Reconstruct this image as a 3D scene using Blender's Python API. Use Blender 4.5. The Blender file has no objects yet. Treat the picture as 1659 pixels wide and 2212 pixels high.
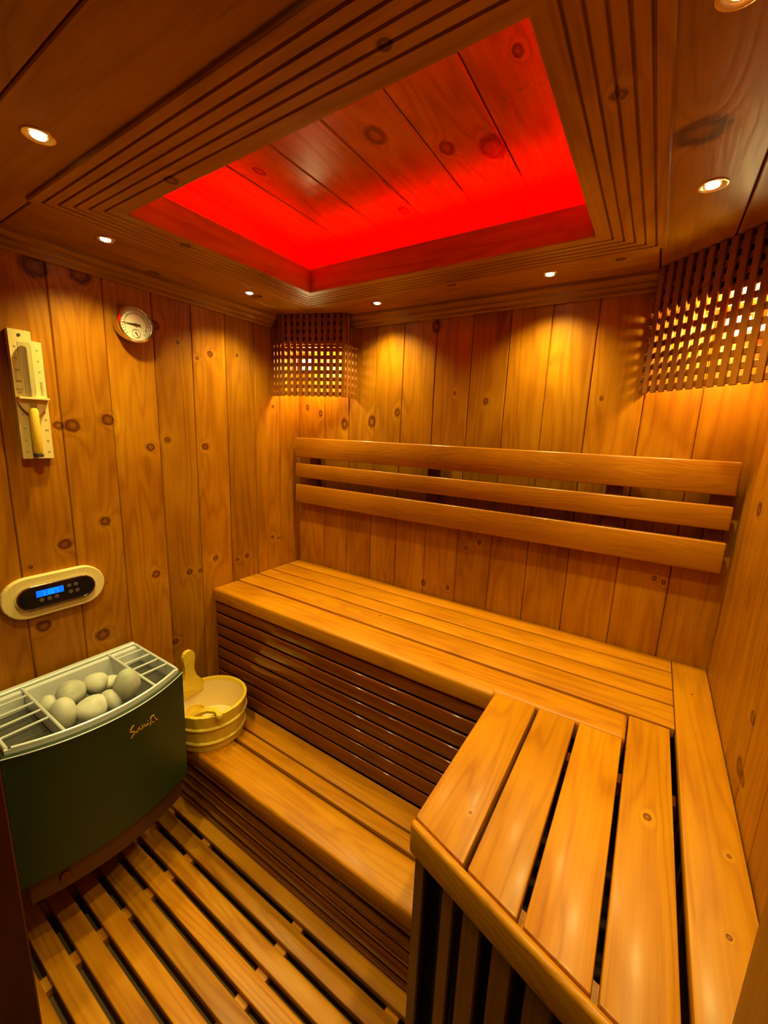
import bpy, bmesh, math, random
from mathutils import Vector, Matrix
random.seed(7)

# ------------------------------------------------------------------ units
# Room coordinates: x along the back wall (right positive), y towards the back wall,
# z up, origin at the camera; one unit = S metres; z = ZF is the top of the duckboard.
S = 0.74
ZF = -2.15
def W(x, y, z):
    return Vector((x * S, y * S, (z - ZF) * S))

# ------------------------------------------------------------------ camera
FPX, CX, CY = 891.6, 829.5, 1106.0
_y, _p, _r = math.radians(32.8), math.radians(-11.1), math.radians(2.21)
FW = Vector((-math.sin(_y) * math.cos(_p), math.cos(_y) * math.cos(_p), math.sin(_p)))
_rt = Vector((math.cos(_y), math.sin(_y), 0))
_up = _rt.cross(FW)
RT = _rt * math.cos(_r) + _up * math.sin(_r)
UP = _up * math.cos(_r) - _rt * math.sin(_r)
def ray(u, v):
    return RT * ((u - CX) / FPX) - UP * ((v - CY) / FPX) + FW
def onx(u, v, x):
    d = ray(u, v); return d * (x / d.x)
def ony(u, v, y):
    d = ray(u, v); return d * (y / d.y)
def onz(u, v, z):
    d = ray(u, v); return d * (z / d.z)

sc = bpy.context.scene
C = sc.collection
cam_d = bpy.data.cameras.new('camera')
cam = bpy.data.objects.new('camera', cam_d)
C.objects.link(cam)
cam_d.sensor_fit = 'HORIZONTAL'
cam_d.sensor_width = 36.0
cam_d.lens = FPX / 1659.0 * 36.0
cam_d.clip_start = 0.01
m = Matrix((RT, UP, -FW)).transposed().to_4x4()
m.translation = W(0, 0, 0)
cam.matrix_world = m
sc.camera = cam

# ------------------------------------------------------------------ world, exposure
wd = bpy.data.worlds.new('world')
sc.world = wd
wd.use_nodes = True
wd.node_tree.nodes['Background'].inputs[0].default_value = (1.0, 0.8, 0.5, 1)
wd.node_tree.nodes['Background'].inputs[1].default_value = 0.02
sc.view_settings.view_transform = 'Standard'
sc.view_settings.look = 'None'
sc.view_settings.gamma = 1.0
sc.view_settings.use_curve_mapping = False
sc.view_settings.exposure = 0.0

SPOT_W = 31.0          # each recessed ceiling spotlight
CORNER_W = 8.0         # each lattice corner lamp
LED_STRENGTH = 500.0    # red cove strip
WARM = (1.0, 0.90, 0.30)

# ------------------------------------------------------------------ materials
def nt(name):
    mt = bpy.data.materials.new(name)
    mt.use_nodes = True
    return mt, mt.node_tree, mt.node_tree.nodes['Principled BSDF']

def plain(name, col, rough=0.5, metal=0.0, coat=0.0, emit=None, estr=0.0, noise=0.0, nscale=40, trans=0.0):
    mt, t, b = nt(name)
    b.inputs['Base Color'].default_value = (*col, 1)
    b.inputs['Roughness'].default_value = rough
    b.inputs['Metallic'].default_value = metal
    b.inputs['Coat Weight'].default_value = coat
    b.inputs['Transmission Weight'].default_value = trans
    if emit:
        b.inputs['Emission Color'].default_value = (*emit, 1)
        b.inputs['Emission Strength'].default_value = estr
    if noise:
        tc = t.nodes.new('ShaderNodeTexCoord')
        n = t.nodes.new('ShaderNodeTexNoise')
        n.inputs['Scale'].default_value = nscale
        n.inputs['Detail'].default_value = 5
        t.links.new(tc.outputs['Object'], n.inputs['Vector'])
        mx = t.nodes.new('ShaderNodeMix'); mx.data_type = 'RGBA'
        mx.inputs[6].default_value = (*[c * (1 - noise) for c in col], 1)
        mx.inputs[7].default_value = (*[min(1, c * (1 + noise)) for c in col], 1)
        t.links.new(n.outputs['Fac'], mx.inputs[0])
        t.links.new(mx.outputs[2], b.inputs['Base Color'])
        bp = t.nodes.new('ShaderNodeBump')
        bp.inputs['Strength'].default_value = 0.25
        bp.inputs['Distance'].default_value = 0.004
        t.links.new(n.outputs['Fac'], bp.inputs['Height'])
        t.links.new(bp.outputs['Normal'], b.inputs['Normal'])
    return mt

def knot_group():
    g = bpy.data.node_groups.new('knot_distance', 'ShaderNodeTree')
    g.interface.new_socket('Position', in_out='INPUT', socket_type='NodeSocketVector')
    g.interface.new_socket('Center', in_out='INPUT', socket_type='NodeSocketVector')
    g.interface.new_socket('Radius', in_out='INPUT', socket_type='NodeSocketVector')
    g.interface.new_socket('Previous', in_out='INPUT', socket_type='NodeSocketFloat')
    g.interface.new_socket('Distance', in_out='OUTPUT', socket_type='NodeSocketFloat')
    i = g.nodes.new('NodeGroupInput'); o = g.nodes.new('NodeGroupOutput')
    a = g.nodes.new('ShaderNodeVectorMath'); a.operation = 'SUBTRACT'
    b = g.nodes.new('ShaderNodeVectorMath'); b.operation = 'DIVIDE'
    c = g.nodes.new('ShaderNodeVectorMath'); c.operation = 'LENGTH'
    d = g.nodes.new('ShaderNodeMath'); d.operation = 'SMOOTH_MIN'; d.inputs[2].default_value = 0.2
    g.links.new(i.outputs[0], a.inputs[0]); g.links.new(i.outputs[1], a.inputs[1])
    g.links.new(a.outputs[0], b.inputs[0]); g.links.new(i.outputs[2], b.inputs[1])
    g.links.new(b.outputs[0], c.inputs[0])
    g.links.new(c.outputs['Value'], d.inputs[0]); g.links.new(i.outputs[3], d.inputs[1])
    g.links.new(d.outputs[0], o.inputs[0])
    return g
KG = knot_group()

def wood(name, axis, dark, mid, light, rough=0.42, coat=0.0, coat_rough=0.15, knots=(), var=0.25, fig=1.0, along=0.8, across=7.0, bump=0.2):
    """procedural pine: contour lines of a stretched noise as figure, fine streaks, knots, tone per board"""
    mt, t, b = nt(name)
    N, L = t.nodes, t.links
    geo = N.new('ShaderNodeNewGeometry')
    oi = N.new('ShaderNodeObjectInfo')
    rm = N.new('ShaderNodeVectorMath'); rm.operation = 'SCALE'
    rm.inputs[0].default_value = (13.7, 7.3, 9.1)
    L.new(oi.outputs['Random'], rm.inputs['Scale'])
    ad = N.new('ShaderNodeVectorMath'); ad.operation = 'ADD'
    L.new(geo.outputs['Position'], ad.inputs[0]); L.new(rm.outputs[0], ad.inputs[1])
    def stretched(al, ac, scale, detail, rgh=0.5, dist=0.0):
        mp = N.new('ShaderNodeMapping')
        s = [ac, ac, ac]; s[axis] = al
        mp.inputs['Scale'].default_value = s
        L.new(ad.outputs[0], mp.inputs['Vector'])
        n = N.new('ShaderNodeTexNoise')
        n.inputs['Scale'].default_value = scale
        n.inputs['Detail'].default_value = detail
        n.inputs['Roughness'].default_value = rgh
        n.inputs['Distortion'].default_value = dist
        L.new(mp.outputs[0], n.inputs['Vector'])
        return n.outputs['Fac']
    def math_(op, a, bb, clamp=False):
        n = N.new('ShaderNodeMath'); n.operation = op; n.use_clamp = clamp
        for i, v in enumerate((a, bb)):
            if isinstance(v, (int, float)): n.inputs[i].default_value = v
            elif v is not None: L.new(v, n.inputs[i])
        return n.outputs[0]
    base = stretched(along, across, 1.0, 2.0, 0.45, 0.15)
    fine = stretched(2.5, 160.0, 1.0, 3.0, 0.6)
    blot = stretched(3.0, 6.0, 1.0, 3.0, 0.55)
    dist = None
    if knots:
        prev = None
        for (c, r) in knots:
            g = N.new('ShaderNodeGroup'); g.node_tree = KG
            L.new(geo.outputs['Position'], g.inputs[0])
            g.inputs[1].default_value = c; g.inputs[2].default_value = r
            if prev is None: g.inputs[3].default_value = 50.0
            else: L.new(prev, g.inputs[3])
            prev = g.outputs[0]
        wob = N.new('ShaderNodeTexNoise'); wob.inputs['Scale'].default_value = 60; wob.inputs['Detail'].default_value = 2
        L.new(geo.outputs['Position'], wob.inputs['Vector'])
        dist = math_('ADD', prev, math_('MULTIPLY', math_('SUBTRACT', wob.outputs['Fac'], 0.5), 0.5))
        pull = math_('DIVIDE', 0.22, math_('ADD', math_('MULTIPLY', dist, dist), 0.9))
        base = math_('ADD', base, pull)
    lines = math_('SINE', math_('MULTIPLY', base, 75.0), None)
    lines = math_('MULTIPLY', math_('ADD', lines, 1.0), 0.5)
    lines = math_('POWER', lines, 2.5)
    f = math_('ADD', math_('MULTIPLY', lines, -0.15 * fig), math_('MULTIPLY', fine, 0.38))
    f = math_('ADD', f, math_('MULTIPLY', blot, 0.75))
    f = math_('SUBTRACT', f, 0.04, True)
    cr = N.new('ShaderNodeValToRGB')
    e = cr.color_ramp.elements
    e[0].position = 0.18; e[0].color = (*dark, 1)
    e[1].position = 0.85; e[1].color = (*light, 1)
    em = e.new(0.52); em.color = (*mid, 1)
    L.new(f, cr.inputs[0])
    tone = math_('ADD', math_('MULTIPLY', oi.outputs['Random'], var), 1.0 - var * 0.5)
    sc_ = N.new('ShaderNodeVectorMath'); sc_.operation = 'SCALE'
    L.new(cr.outputs[0], sc_.inputs[0]); L.new(tone, sc_.inputs['Scale'])
    col = sc_.outputs[0]
    if dist is not None:
        kr = N.new('ShaderNodeValToRGB')
        ke = kr.color_ramp.elements
        ke[0].position = 0.0; ke[0].color = (0.72, 0.62, 0.55, 1)
        ke[1].position = 1.0; ke[1].color = (1, 1, 1, 1)
        for p_, c_ in ((0.12, (0.62, 0.52, 0.45)), (0.22, (0.32, 0.22, 0.17)), (0.30, (0.40, 0.28, 0.22)), (0.40, (1.04, 1.07, 1.1)), (0.6, (1.06, 1.12, 1.2))):
            q = ke.new(p_); q.color = (*c_, 1)
        L.new(math_('DIVIDE', dist, 3.0, True), kr.inputs[0])
        mx = N.new('ShaderNodeMix'); mx.data_type = 'RGBA'; mx.blend_type = 'MULTIPLY'
        mx.inputs[0].default_value = 1.0
        L.new(col, mx.inputs[6]); L.new(kr.outputs[0], mx.inputs[7])
        col = mx.outputs[2]
    L.new(col, b.inputs['Base Color'])
    rr = math_('ADD', math_('MULTIPLY', blot, 0.18), rough - 0.09)
    L.new(rr, b.inputs['Roughness'])
    b.inputs['Coat Weight'].default_value = coat
    b.inputs['Coat Roughness'].default_value = coat_rough
    b.inputs['Specular IOR Level'].default_value = 0.2
    bp = N.new('ShaderNodeBump'); bp.inputs['Strength'].default_value = bump
    bp.inputs['Distance'].default_value = 0.002
    L.new(math_('SUBTRACT', fine, math_('MULTIPLY', lines, 0.5)), bp.inputs['Height'])
    L.new(bp.outputs['Normal'], b.inputs['Normal'])
    return mt

def kn(p, rx, ry, rz):
    """a knot: centre in room units, radii in room units"""
    return (tuple(W(*p)), (rx * S, ry * S, rz * S))

XL, XR, YB = -2.2, 0.324, 2.23       # left wall, right wall, back wall
ZC = 0.70                            # ceiling
ZU, ZL = -1.0, -1.72                 # upper and lower bench tops
B = 9.0                              # a radius that ignores an axis

lk = []
for x, y, r in ((370, 615, 30), (552, 585, 27), (300, 615, 20), (772, 725, 20), (1052, 722, 18), (858, 688, 14), (540, 1105, 22), (332, 1222, 24),
                (800, 1375, 19), (972, 1363, 15), (1028, 1357, 11), (1105, 1292, 15), (1265, 1280, 12), (1217, 1300, 9), (1075, 248, 15), (1010, 270, 9),
                (1212, 255, 8), (910, 188, 9), (157, 1340, 9), (225, 1640, 26), (527, 1685, 28), (1395, 1185, 9), (1427, 1190, 7), (1397, 517, 9), (790, 100, 22), (560, 1900, 20), (900, 1720, 14)):
    p = onx(x * .4219, 660 + y * .4219, XL)
    q = r * .4219 * p.length / FPX * 0.85
    lk.append(kn(p, B, q * 1.1, q))
for u, v, r in ((72, 575, 13), (172, 592, 12)):
    p = onx(u, v, XL); q = r * p.length / FPX
    lk.append(kn(p, B, q * 1.3, q * 1.2))
bk = []
for x, y, r in ((676, 875, 25), (838, 860, 27), (990, 805, 18), (532, 810, 15), (455, 775, 13), (1520, 738, 14), (1332, 690, 8), (1480, 1580, 12), (1400, 1612, 8),
                (1225, 290, 26), (1145, 1820, 15), (1290, 1850, 12), (2525, 290, 16), (2210, 720, 9), (2525, 1795, 11), (2580, 1820, 10)):
    p = ony(500 + x * .3617, 600 + y * .3617, YB)
    q = r * .3617 * p.length / FPX * 0.95
    bk.append(kn(p, q * 1.0, B, q * 1.35))
rk = []
for u, v, r in ((1597, 1655, 8), (1604, 1683, 6), (1626, 1550, 6), (1640, 1100, 7)):
    p = onx(u, v, XR); q = r * p.length / FPX
    rk.append(kn(p, B, q * 2.2, q * 1.6))
ck = []
for u, v, r in ((1515, 285, 24), (1340, 190, 9), (400, 523, 7), (330, 590, 8), (830, 80, 9), (975, 615, 7), (310, 735, 9), (1340, 560, 6), (1195, 400, 7), (370, 380, 9), (555, 640, 8)):
    p = onz(u, v, ZC); q = r * p.length / FPX
    ck.append(kn(p, q * 1.3, q * 1.2, B))
tk = []
for u, v, r in ((810, 293, 17), (1065, 318, 22), (965, 320, 13), (872, 455, 10), (1118, 110, 9), (560, 370, 9)):
    p = onz(u, v, 0.93); q = r * p.length / FPX
    tk.append(kn(p, q * .9, q * 1.4, B))
sk = []
for u, v, r in ((1398, 1765, 11), (1575, 2025, 7), (1016, 1755, 5), (1350, 1615, 4), (1495, 1500, 4), (820, 1330, 5), (1575, 1850, 5)):
    p = onz(u, v, ZU); q = r * p.length / FPX
    sk.append(kn(p, q * .5, q * .65, B))

_wm = {}
def lazy(name, axis, dark, mid, light, knots, **kw):
    """a wood whose boards each carry only the knots that lie on them"""
    def pick(lo=None, hi=None):
        if lo is None: ks = []
        else:
            lw, hw = W(*lo), W(*hi)
            ks = [k for k in knots if all(k[1][i] > 1 or lw[i] - 0.03 < k[0][i] < hw[i] + 0.03 for i in range(3))]
        key = (name, tuple(k[0] for k in ks))
        if key not in _wm: _wm[key] = wood(name, axis, dark, mid, light, knots=ks, **kw)
        return _wm[key]
    return pick
D1, M1, L1_ = (0.22, 0.060, 0.0006), (0.37, 0.126, 0.001), (0.50, 0.205, 0.002)
DC, MC, LC = (0.24, 0.084, 0.0006), (0.38, 0.160, 0.001), (0.50, 0.235, 0.002)
wall_left_k = lazy('pine_wall_left', 2, D1, M1, L1_, lk, rough=0.42, var=0.3)
wall_back_k = lazy('pine_wall_back', 2, D1, M1, L1_, bk, rough=0.40, var=0.3)
wall_right_k = lazy('pine_wall_right', 2, D1, M1, L1_, rk, rough=0.40, var=0.15)
ceil_xk = lazy('pine_ceiling_x', 0, DC, MC, LC, ck, rough=0.42, var=0.15)
ceil_yk = lazy('pine_ceiling_y', 1, DC, MC, LC, ck, rough=0.36, var=0.15)
tray_k = lazy('pine_tray_ceiling', 1, D1, M1, L1_, tk, rough=0.30, var=0.15)
wall_right_m, ceil_x, ceil_y, tray_m = wall_right_k(), ceil_xk(), ceil_yk(), tray_k()
D2, M2, L2_ = (0.31, 0.086, 0.0004), (0.47, 0.160, 0.0006), (0.60, 0.235, 0.001)
seat_xk = lazy('bench_pine_x', 0, D2, M2, L2_, sk, rough=0.44, coat=0.10, coat_rough=0.22, var=0.14, across=10)
seat_yk = lazy('bench_pine_y', 1, D2, M2, L2_, sk, rough=0.44, coat=0.10, coat_rough=0.22, var=0.22, across=10)
seat_x, seat_y = seat_xk(), seat_yk()
D3, M3, L3_ = (0.11, 0.020, 0.0005), (0.185, 0.038, 0.0008), (0.26, 0.062, 0.001)  # darker than the seats: shade of the front faces put into the colour
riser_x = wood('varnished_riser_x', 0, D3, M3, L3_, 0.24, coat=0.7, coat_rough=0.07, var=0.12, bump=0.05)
riser_z = wood('varnished_riser_z', 2, (0.07, 0.013, 0.0005), (0.11, 0.022, 0.0008), (0.16, 0.036, 0.001), 0.35, coat=0.2, var=0.12)  # end-face shade put into the colour; on the front wall it cuts bounce
back_x = wood('backrest_wood', 0, (0.25, 0.075, 0.002), (0.36, 0.115, 0.003), (0.44, 0.155, 0.005), 0.30, coat=0.3, coat_rough=0.2, var=0.1, fig=0.5, along=2.0, across=14)
duck_x = wood('duckboard_pine', 0, (0.30, 0.085, 0.002), (0.50, 0.175, 0.004), (0.64, 0.28, 0.015), 0.40, coat=0.1, coat_rough=0.3, var=0.35)
lat_m = wood('lattice_wood', 2, (0.20, 0.055, 0.003), (0.28, 0.085, 0.004), (0.36, 0.12, 0.006), 0.5, var=0.15)
jamb_m = wood('jamb_wood', 2, (0.05, 0.007, 0.001), (0.07, 0.011, 0.001), (0.09, 0.016, 0.002), 0.4, var=0.1)
dark_m = plain('dark_backing', (0.03, 0.01, 0.002), 0.9, noise=0.2)
floor_m = plain('dark_floor_tile', (0.17, 0.085, 0.02), 0.7, noise=0.3, nscale=9)
pale_m = wood('pale_spruce', 2, (0.70, 0.50, 0.15), (0.78, 0.58, 0.20), (0.84, 0.64, 0.26), 0.5, var=0.05, fig=0.3)
bucket_m = wood('bucket_pine', 2, (0.60, 0.35, 0.018), (0.70, 0.43, 0.026), (0.76, 0.49, 0.035), 0.42, var=0.05, fig=0.35)
hoop_m = wood('bucket_hoop', 0, (0.74, 0.50, 0.06), (0.82, 0.58, 0.08), (0.87, 0.63, 0.11), 0.4, var=0.05, fig=0.2)
liner_m = plain('cream_plastic_liner', (0.82, 0.60, 0.24), 0.4, noise=0.04, nscale=12)
green_m = plain('dark_green_enamel', (0.020, 0.036, 0.006), 0.42, noise=0.10, nscale=260)
steel_m = plain('brushed_steel', (0.70, 0.70, 0.68), 0.36, metal=0.35, noise=0.06, nscale=30)
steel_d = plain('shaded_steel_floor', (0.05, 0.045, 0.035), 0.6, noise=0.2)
brown_m = plain('brown_metal_base', (0.10, 0.035, 0.010), 0.35, metal=0.3, noise=0.1)  # brown of the mirrored floor and shade put into the colour
gold_m = plain('gold_print', (0.70, 0.36, 0.03), 0.35, metal=0.3, noise=0.1, nscale=80)
stone_m = plain('grey_river_stone', (0.42, 0.40, 0.32), 0.8, noise=0.45, nscale=34)
stone_m2 = plain('pale_river_stone', (0.52, 0.49, 0.40), 0.75, noise=0.35, nscale=24)
chrome_m = plain('chrome', (0.75, 0.72, 0.66), 0.12, metal=1.0, noise=0.02)
brass_m = plain('brass_ring', (0.75, 0.55, 0.22), 0.25, metal=0.9, noise=0.04)
dial_m = plain('cream_dial', (0.80, 0.74, 0.58), 0.45, noise=0.03)
ink_m = plain('dark_ink', (0.05, 0.03, 0.015), 0.6, noise=0.1)
greyink_m = plain('faded_print', (0.36, 0.27, 0.11), 0.6, noise=0.1)
groove_m = plain('shadowed_groove_wood', (0.55, 0.40, 0.13), 0.6, noise=0.1)
blackp_m = plain('black_gloss_panel', (0.012, 0.008, 0.008), 0.18, noise=0.1)
button_m = plain('smoked_button', (0.10, 0.075, 0.055), 0.35, noise=0.1)
screen_m = plain('blue_screen', (0.0, 0.05, 0.2), 0.3, emit=(0.0, 0.16, 1.0), estr=1.1)
digit_m = plain('screen_digit', (0.0, 0.1, 0.3), 0.3, emit=(0.0, 0.42, 1.0), estr=1.2)
sand_m = plain('yellow_sand', (0.85, 0.50, 0.03), 0.6, noise=0.05, nscale=200)
lens_m = plain('spot_lens', (1, 0.9, 0.7), 0.3, emit=(1.0, 0.86, 0.62), estr=24.0)
bulb_m = plain('corner_bulb_glow', (1, 0.9, 0.7), 0.3, emit=(1.0, 0.80, 0.42), estr=120.0)
led_m = plain('red_led', (0.4, 0, 0), 0.4, emit=(1.0, 0.0, 0.0), estr=LED_STRENGTH)
socket_m = plain('porcelain_socket', (0.7, 0.65, 0.55), 0.4, noise=0.03)
def glass(name):
    mt, t, b = nt(name)
    b.inputs['Base Color'].default_value = (1, 1, 0.97, 1)
    b.inputs['Roughness'].default_value = 0.03
    b.inputs['Transmission Weight'].default_value = 1.0
    b.inputs['IOR'].default_value = 1.2
    return mt
glass_m = glass('clear_glass')
cover_m = bpy.data.materials.new('thin_cover_glass'); cover_m.use_nodes = True
_t = cover_m.node_tree; _t.nodes.remove(_t.nodes['Principled BSDF'])
_a = _t.nodes.new('ShaderNodeBsdfTransparent'); _b = _t.nodes.new('ShaderNodeBsdfGlossy'); _b.inputs['Roughness'].default_value = 0.05
_x = _t.nodes.new('ShaderNodeMixShader')
_x.inputs[0].default_value = 0.06; _t.links.new(_a.outputs[0], _x.inputs[1]); _t.links.new(_b.outputs[0], _x.inputs[2])
_t.links.new(_x.outputs[0], _t.nodes['Material Output'].inputs['Surface'])

# ------------------------------------------------------------------ builders
def thing(name, label, cat, base, group=None, kind=None):
    o = bpy.data.objects.new(name, None)
    C.objects.link(o)
    o.empty_display_size = 0.05
    o.location = W(*base)
    o['label'] = label
    if kind: o['kind'] = kind
    o['category'] = cat
    if group: o['group'] = group
    return o
def tag(o, label, cat, group=None, kind=None):
    o['label'] = label; o['category'] = cat
    if group: o['group'] = group
    if kind: o['kind'] = kind
    return o
def origin_of(o):
    v = Vector((0, 0, 0))
    while o is not None:
        v = v + o.location
        o = o.parent
    return v
def link(name, me, loc, parent, rotz=0.0):
    o = bpy.data.objects.new(name, me)
    C.objects.link(o)
    if parent is not None:
        o.parent = parent
        o.location = loc - origin_of(parent)
    else:
        o.location = loc
    o.rotation_euler = (0, 0, rotz)
    return o
def mesh(name, verts, faces, mat, parent=None, smooth=False, fix=True):
    """verts in room units -> one mesh object with its origin at its box centre"""
    ws = [W(*v) for v in verts]
    lo = Vector([min(w[i] for w in ws) for i in range(3)])
    hi = Vector([max(w[i] for w in ws) for i in range(3)])
    c = (lo + hi) / 2
    me = bpy.data.meshes.new(name)
    me.from_pydata([w - c for w in ws], [], faces)
    if fix:
        bm = bmesh.new(); bm.from_mesh(me)
        bmesh.ops.recalc_face_normals(bm, faces=bm.faces)
        bm.to_mesh(me); bm.free()
    me.materials.append(mat)
    if smooth:
        for p in me.polygons: p.use_smooth = True
        try: me.set_sharp_from_angle(angle=math.radians(40))
        except Exception: pass
    return link(name, me, c, parent)
_cache = {}
def box(name, lo, hi, mat, parent=None, bev=0.0, seg=1, rotz=0.0, fitted=None):
    """axis-aligned box lo..hi in room units (or, with rotz, a box of that size turned about its centre)"""
    d = tuple(round((hi[i] - lo[i]) * S, 5) for i in range(3))
    key = (d, round(bev, 5), seg, mat.name)
    me = _cache.get(key)
    if me is None:
        bm = bmesh.new()
        bmesh.ops.create_cube(bm, size=1.0)
        bmesh.ops.scale(bm, vec=d, verts=bm.verts)
        if bev:
            bmesh.ops.bevel(bm, geom=list(bm.edges), offset=bev * S, segments=seg, profile=0.5, affect='EDGES')
        me = bpy.data.meshes.new(name)
        bm.to_mesh(me); bm.free()
        me.materials.append(mat)
        if seg > 1:
            for p in me.polygons: p.use_smooth = True
            try: me.set_sharp_from_angle(angle=math.radians(50))
            except Exception: pass
        _cache[key] = me
    c = W(*[(lo[i] + hi[i]) / 2 for i in range(3)])
    return link(name, me, c, parent, rotz)
def prism(poly, z0, z1):
    n = len(poly)
    v = [(p[0], p[1], z0) for p in poly] + [(p[0], p[1], z1) for p in poly]
    f = [tuple(range(n - 1, -1, -1)), tuple(range(n, 2 * n))]
    f += [(i, (i + 1) % n, n + (i + 1) % n, n + i) for i in range(n)]
    return v, f
def slab(name, poly, z0, z1, mat, parent=None, bev=0.0, seg=2):
    """vertical prism over a plan polygon, edges bevelled"""
    v, f = prism(poly, z0, z1)
    o = mesh(name, v, f, mat, parent)
    if bev:
        bm = bmesh.new(); bm.from_mesh(o.data)
        bmesh.ops.bevel(bm, geom=list(bm.edges), offset=bev * S, segments=seg, profile=0.5, affect='EDGES')
        bm.to_mesh(o.data); bm.free()
        for p in o.data.polygons: p.use_smooth = True
        try: o.data.set_sharp_from_angle(angle=math.radians(35))
        except Exception: pass
    return o
def lathe(profile, c, seg=40, ex=(1, 0, 0), ey=(0, 1, 0), ez=(0, 0, 1), closed=False):
    """profile [(r, h)] turned about ez through c"""
    ex, ey, ez, c = Vector(ex), Vector(ey), Vector(ez), Vector(c)
    v, f = [], []
    n = len(profile)
    for i in range(seg):
        a = 2 * math.pi * i / seg
        d = ex * math.cos(a) + ey * math.sin(a)
        for r, h in profile: v.append(tuple(c + d * r + ez * h))
    for i in range(seg):
        j = (i + 1) % seg
        for k in range(n - 1 if not closed else n):
            l = (k + 1) % n
            f.append((i * n + k, j * n + k, j * n + l, i * n + l))
    return v, f
def tube(path, r, seg=8, cap=True):
    """round rod along path (room units)"""
    path = [Vector(p) for p in path]
    rs = r if isinstance(r, (list, tuple)) else [r] * len(path)
    v, f = [], []
    ref = None
    for i, p in enumerate(path):
        t = (path[min(i + 1, len(path) - 1)] - path[max(i - 1, 0)]).normalized()
        if ref is None: ref = t.orthogonal().normalized()
        ref = (ref - t * ref.dot(t)).normalized()
        b = t.cross(ref)
        for k in range(seg):
            a = 2 * math.pi * k / seg
            v.append(tuple(p + (ref * math.cos(a) + b * math.sin(a)) * rs[i]))
    for i in range(len(path) - 1):
        for k in range(seg):
            l = (k + 1) % seg
            f.append((i * seg + k, i * seg + l, (i + 1) * seg + l, (i + 1) * seg + k))
    if cap:
        f.append(tuple(range(seg - 1, -1, -1)))
        f.append(tuple((len(path) - 1) * seg + k for k in range(seg)))
    return v, f
def join(*vf):
    v, f = [], []
    for a, b in vf:
        o = len(v); v += list(a); f += [tuple(i + o for i in q) for q in b]
    return v, f
def bxv(lo, hi):
    v = [(x, y, z) for x in (lo[0], hi[0]) for y in (lo[1], hi[1]) for z in (lo[2], hi[2])]
    return v, [(0, 1, 3, 2), (4, 6, 7, 5), (0, 4, 5, 1), (2, 3, 7, 6), (0, 2, 6, 4), (1, 5, 7, 3)]

# ------------------------------------------------------------------ floor
zf0 = ZF - 0.075
fl = mesh('floor', *bxv((XL - 0.1, -0.2, zf0 - 0.1), (XR + 0.1, YB + 0.1, zf0)), floor_m)
tag(fl, 'dark tiled floor glimpsed between the duckboard slats', 'floor', kind='structure')

# ------------------------------------------------------------------ walls: backing + one board each
TH = 0.03
ZT = ZC + 0.02
def wall(name, lo, hi, label):
    w = mesh(name, *bxv(lo, hi), dark_m)
    return tag(w, label, 'wall', kind='structure')
G = 0.002      # joint half-width
wl = wall('wall_left', (XL - 0.12, 0.0, zf0), (XL - TH, YB + 0.12, ZT), 'knotty pine boarded wall carrying thermometer, sand timer and control panel')
ys = [0.16, 0.361, 0.571, 0.776, 0.985, 1.205, 1.413, 1.627, 1.836, 2.046, YB]
for a, b in zip(ys[:-1], ys[1:]):
    lo_, hi_ = (XL - TH, a + G * .5, zf0), (XL, b - G * .5 if b < YB else YB + TH, ZT)
    box('board', lo_, hi_, wall_left_k(lo_, hi_), wl, bev=0.0045)
wb = wall('wall_back', (XL - 0.12, YB + TH, zf0), (XR + 0.12, YB + 0.12, ZT), 'knotty pine boarded wall behind the slatted backrest')
xs = [XL, -1.955, -1.745, -1.54, -1.34, -1.125, -0.912, -0.71, -0.508, -0.303, -0.08, 0.13, XR]
for a, b in zip(xs[:-1], xs[1:]):
    lo_, hi_ = (a + (G * .5 if a > XL else 0.0005), YB, zf0), (b - (G * .5 if b < XR else -TH), YB + TH, ZT)
    box('board', lo_, hi_, wall_back_k(lo_, hi_), wb, bev=0.0045)
wr = wall('wall_right', (XR + TH, 0.0, zf0), (XR + 0.12, YB + 0.12, ZT), 'pine boarded wall at the right end of the benches')
yr = [0.16 + i * 0.207 for i in range(11)]; yr[-1] = YB
for a, b in zip(yr[:-1], yr[1:]):
    lo_, hi_ = (XR, a + G * .3, zf0), (XR + TH, b - G * .3, ZT)
    box('board', lo_, hi_, wall_right_k(lo_, hi_), wr, bev=0.004)
# front wall with the doorway the camera stands in
DL, DR, DT = -0.864, 0.049, 0.55
wf = mesh('wall_front', *join(bxv((XL - 0.12, 0.09, zf0), (DL - 0.03, 0.14, ZT)), bxv((DR + 0.03, 0.09, zf0), (XR + 0.12, 0.14, ZT)),
                              bxv((DL - 0.03, 0.09, DT + 0.03), (DR + 0.03, 0.14, ZT))), jamb_m)
tag(wf, 'wooden front wall around the doorway', 'wall', kind='structure')
xf = [XL + i * 0.21 for i in range(7)]; xf[-1] = DL - 0.03
for a, b in zip(xf[:-1], xf[1:]):
    box('board', (a + G * .5, 0.14, zf0), (b - G * .5, 0.16, ZT), riser_z, wf, bev=0.004)
box('board', (DR + 0.03, 0.14, zf0), (XR, 0.16, ZT), riser_z, wf, bev=0.004)
box('board', (DL - 0.03, 0.14, DT + 0.03), (DR + 0.03, 0.16, ZT), riser_x, wf, bev=0.004)
box('jamb', (DR, 0.085, zf0), (DR + 0.03, 0.162, DT + 0.03), wall_right_m, wf, bev=0.003)
box('jamb', (DL, 0.085, DT), (DR, 0.162, DT + 0.03), ceil_x, wf, bev=0.003)
dr = box('door_1', (DL - 0.03, 0.085, zf0), (DL, 0.162, DT + 0.03), jamb_m, None, bev=0.003)  # left post darker than the right jamb
tag(dr, 'dark doorway post at the lower left picture edge', 'door frame', kind='structure')

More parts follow.
